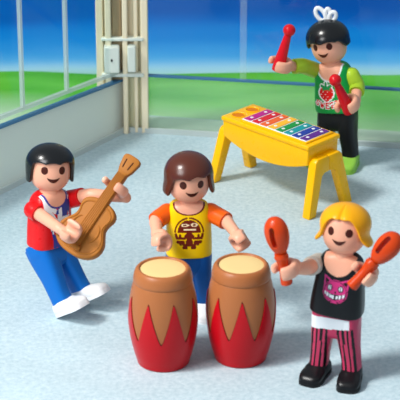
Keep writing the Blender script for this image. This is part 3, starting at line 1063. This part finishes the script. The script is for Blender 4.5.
def zl_at(s): return HRAIL + 0.09 * s / (Lp - K).length
Ll = (Lend - K).length
ZT = 2.1
structure(wbox(K, Lend, 0, zl_at(0) - 0.08, 0, zl_at(Ll) - 0.08, ln, 0.0, 0.05, 'wall_left', FROST))
structure(wbox(K, Rend, 0, HRAIL - 0.03, 0, HRAIL - 0.03, rn, 0.0, 0.03, 'wall_right', FROSTG))
structure(wbox(K, Lend, 0, 0.05, 0, 0.05, ln, -0.03, -0.001, 'baseboard_left', SKIRT))
structure(wbox(K, Rend, 0, 0.05, 0, 0.05, rn, -0.03, -0.001, 'baseboard_right', SKIRT))
structure(wbox(K, Lend, zl_at(0) - 0.08, zl_at(0) - 0.064, zl_at(Ll) - 0.08, zl_at(Ll) - 0.064, ln, -0.01, 0.05, 'trim_1', BLUERAIL))
structure(wbox(K, Lend, zl_at(0) + 0.0, zl_at(0) + 0.03, zl_at(Ll) + 0.0, zl_at(Ll) + 0.03, ln, 0.0, 0.04, 'trim_2', ACRYL))
structure(wbox(K, Rend, HRAIL - 0.03, HRAIL - 0.012, HRAIL - 0.03, HRAIL - 0.012, rn, -0.012, 0.03, 'trim_3', BLUERAIL))
# window panes with their mullions
def hit_wall(px, py, p0, nrm):
    r = ray(px, py); t = (p0 - CAM).dot(nrm) / r.dot(nrm)
    return CAM + r * t
def s_left(px, py): return (hit_wall(px, py, K, ln) - K).dot(ld)
def s_right(px, py): return (hit_wall(px, py, K, rn) - K).dot(rd)
cutsL = [0.0, s_left(68, 80), s_left(24, 100), Ll]
for i in range(3):
    a, b = cutsL[i], cutsL[i + 1]
    w = wbox(K + ld * a, K + ld * b, zl_at(a) - 0.064, ZT, zl_at(b) - 0.064, ZT, ln, 0.012, 0.024, 'window_%d' % (i + 1), GLASS)
    structure(w)
    if i < 2:
        q = K + ld * b
        wbox(q - ld * 0.014, q + ld * 0.014, zl_at(b) + 0.03, ZT, zl_at(b) + 0.03, ZT, ln, 0.0, 0.035, 'mullion', ACRYL, w)
cutsR = [0.0, s_right(243, 60), (Rend - K).length]
for i in range(2):
    a, b = cutsR[i], cutsR[i + 1]
    w = wbox(K + rd * a, K + rd * b, HRAIL - 0.012, ZT, HRAIL - 0.012, ZT, rn, 0.012, 0.024, 'window_%d' % (i + 4), GLASS)
    structure(w)
    if i < 1:
        q = K + rd * b
        wbox(q - rd * 0.03, q + rd * 0.03, HRAIL - 0.01, ZT, HRAIL - 0.01, ZT, rn, 0.0, 0.03, 'glass_joint', ACRYLC, w)
# corner column
col = empty('corner_column', K, 0); structure(col)
def cbox(x0, x1, y0, y1, z0, z1, name, mat, parent=col, bev=0.0):
    b = box(x0, x1, y0, y1, z0, z1, 0.008, 1)
    return b.build(name, mat, parent, 1.0)
u = 1 / 108.0
cbox(-27 * u, 24 * u, 0.0, 0.10, 0, ZT, 'backing_post', BEIGEPOST)
cbox(-27 * u, -20 * u, -0.05, 0.0, 0, ZT, 'cream_post', CREAMPOST)
cbox(-18 * u, -12 * u, -0.08, 0.0, 0, ZT, 'cream_post', CREAMPOST)
cbox(-11.5 * u, -2 * u, -0.03, 0.0, 0, ZT, 'taupe_strip', TAUPE)
cbox(-1 * u, 4 * u, -0.08, 0.0, 0, ZT, 'cream_post', CREAMPOST)
cbox(10 * u, 14 * u, -0.05, 0.0, 0, ZT, 'cream_post', CREAMPOST)
cbox(17 * u, 24 * u, -0.06, 0.0, 0, ZT, 'pale_post', CREAMPOST)
cbox(-22 * u, 20 * u, -0.085, -0.0, HRAIL - 0.02, HRAIL + 0.015, 'collar', LATCH)
cbox(-22 * u, 20 * u, -0.085, -0.0, HRAIL + 0.33, HRAIL + 0.36, 'collar', LATCH)
lt = cbox(-19 * u, -4 * u, -0.14, -0.04, HRAIL + 0.04, HRAIL + 0.29, 'latch', LATCH)
cbox(-12.5 * u, -10.5 * u, -0.15, -0.13, HRAIL + 0.15, HRAIL + 0.18, 'latch_button', DARK, lt)
cbox(4 * u, 12 * u, -0.12, -0.03, HRAIL + 0.04, HRAIL + 0.29, 'latch', LATCH)

# lawn outside, ending in a low brow
Yf = ground(200, 66).y
def lawn():
    mb = MB(); vs = []; fs = []
    nx, ny = 90, 60
    X0, X1 = -9.0, 9.0
    for j in range(ny + 1):
        for i in range(nx + 1):
            X = X0 + (X1 - X0) * i / nx
            t = j / ny
            Y = -3.0 + (Yf + 1.6 + 3.0) * t
            z = -0.06 + 0.05 * noise.noise(Vector((X * 0.9, Y * 0.9, 0)))
            e = Y - (Yf - 0.15 + 0.10 * noise.noise(Vector((X * 0.6, 3, 0))))
            if e > 0: z -= 0.9 * e * e
            # keep clear below the room's own floor
            p = Vector((X, Y, 0)) - K
            if p.dot(ln) < 0.1 and p.dot(rn) < 0.1: z = min(z, -0.25)
            vs.append(Vector((X, Y, z)))
    for j in range(ny):
        for i in range(nx):
            a = j * (nx + 1) + i
            fs.append((a, a + 1, a + nx + 2, a + nx + 1))
    mb.add(vs, fs)
    return structure(mb.build('lawn', LAWN, None, 1.0, sharp=0))
lawn()
structure(wbox(K - rd * 0.2, Rend, -0.05, 0.012, -0.05, 0.012, rn, 0.10, 0.36, 'pane_fade_strip', PANEFADE))  # added strip; its pale colour stands in for the lower pane's hazy fade

# ------------------------------------------------------------------ world: sky above the lawn's brow, soft white overhead
w = bpy.data.worlds.new('sky'); scene.world = w
w.use_nodes = True
nt = w.node_tree
bg = nt.nodes['Background']
tc = nt.nodes.new('ShaderNodeTexCoord')
sp = nt.nodes.new('ShaderNodeSeparateXYZ')
nt.links.new(tc.outputs['Generated'], sp.inputs['Vector'])
mp = nt.nodes.new('ShaderNodeMapping'); mp.inputs['Scale'].default_value = (5, 5, 130)
nt.links.new(tc.outputs['Generated'], mp.inputs['Vector'])
nz = nt.nodes.new('ShaderNodeTexNoise'); nz.inputs['Scale'].default_value = 1.0; nz.inputs['Detail'].default_value = 4
nt.links.new(mp.outputs['Vector'], nz.inputs['Vector'])
ad = nt.nodes.new('ShaderNodeMath'); ad.operation = 'MULTIPLY_ADD'
ad.inputs[1].default_value = 0.026; ad.inputs[2].default_value = -0.013
nt.links.new(nz.outputs['Fac'], ad.inputs[0])
sm_ = nt.nodes.new('ShaderNodeMath'); sm_.operation = 'ADD'
nt.links.new(sp.outputs['Z'], sm_.inputs[0]); nt.links.new(ad.outputs[0], sm_.inputs[1])
mr = nt.nodes.new('ShaderNodeMapRange')
mr.inputs['From Min'].default_value = -0.40; mr.inputs['From Max'].default_value = 0.60
nt.links.new(sm_.outputs[0], mr.inputs['Value'])
rp = nt.nodes.new('ShaderNodeValToRGB')
def st(z): return z + 0.40
els = [(-0.40, (120, 176, 120)), (-0.357, (150, 205, 190)), (-0.3525, (178, 224, 244)), (-0.3474, (92, 182, 236)), (-0.339, (28, 144, 224)), (-0.3305, (10, 114, 206)), (-0.3218, (12, 84, 172)),
       (-0.25, (20, 84, 170)), (-0.05, (70, 120, 180)), (0.12, (122, 140, 156)), (0.5, (164, 172, 178))]
cr = rp.color_ramp
cr.elements[0].position = st(els[0][0]); cr.elements[0].color = lin(els[0][1])
cr.elements[1].position = st(els[-1][0]); cr.elements[1].color = lin(els[-1][1])
for z, c in els[1:-1]:
    e = cr.elements.new(st(z)); e.color = lin(c)
nt.links.new(mr.outputs['Result'], rp.inputs['Fac'])
nt.links.new(rp.outputs['Color'], bg.inputs['Color'])
bg.inputs['Strength'].default_value = 1.0

# ------------------------------------------------------------------ lights
sd = bpy.data.lights.new('sun', 'SUN'); sd.energy = 2.7; sd.angle = R(12); sd.color = (1.0, 0.985, 0.95)
so = bpy.data.objects.new('sun', sd); C.objects.link(so)
so.rotation_euler = Vector((1.0, 0.45, -1.35)).to_track_quat('-Z', 'Y').to_euler()
ad_ = bpy.data.lights.new('softbox_lamp', 'AREA'); ad_.energy = 170; ad_.size = 2.2; ad_.shape = 'SQUARE'
ao = bpy.data.objects.new('softbox_lamp', ad_); C.objects.link(ao)
ao.location = (-3.4, -5.5, 4.0)
ao.rotation_euler = (Vector((0, -1.5, 0.5)) - ao.location).to_track_quat('-Z', 'Y').to_euler()

vs_ = scene.view_settings
vs_.view_transform = 'Standard'; vs_.look = 'None'; vs_.gamma = 1.0; vs_.use_curve_mapping = False
vs_.exposure = 0.0
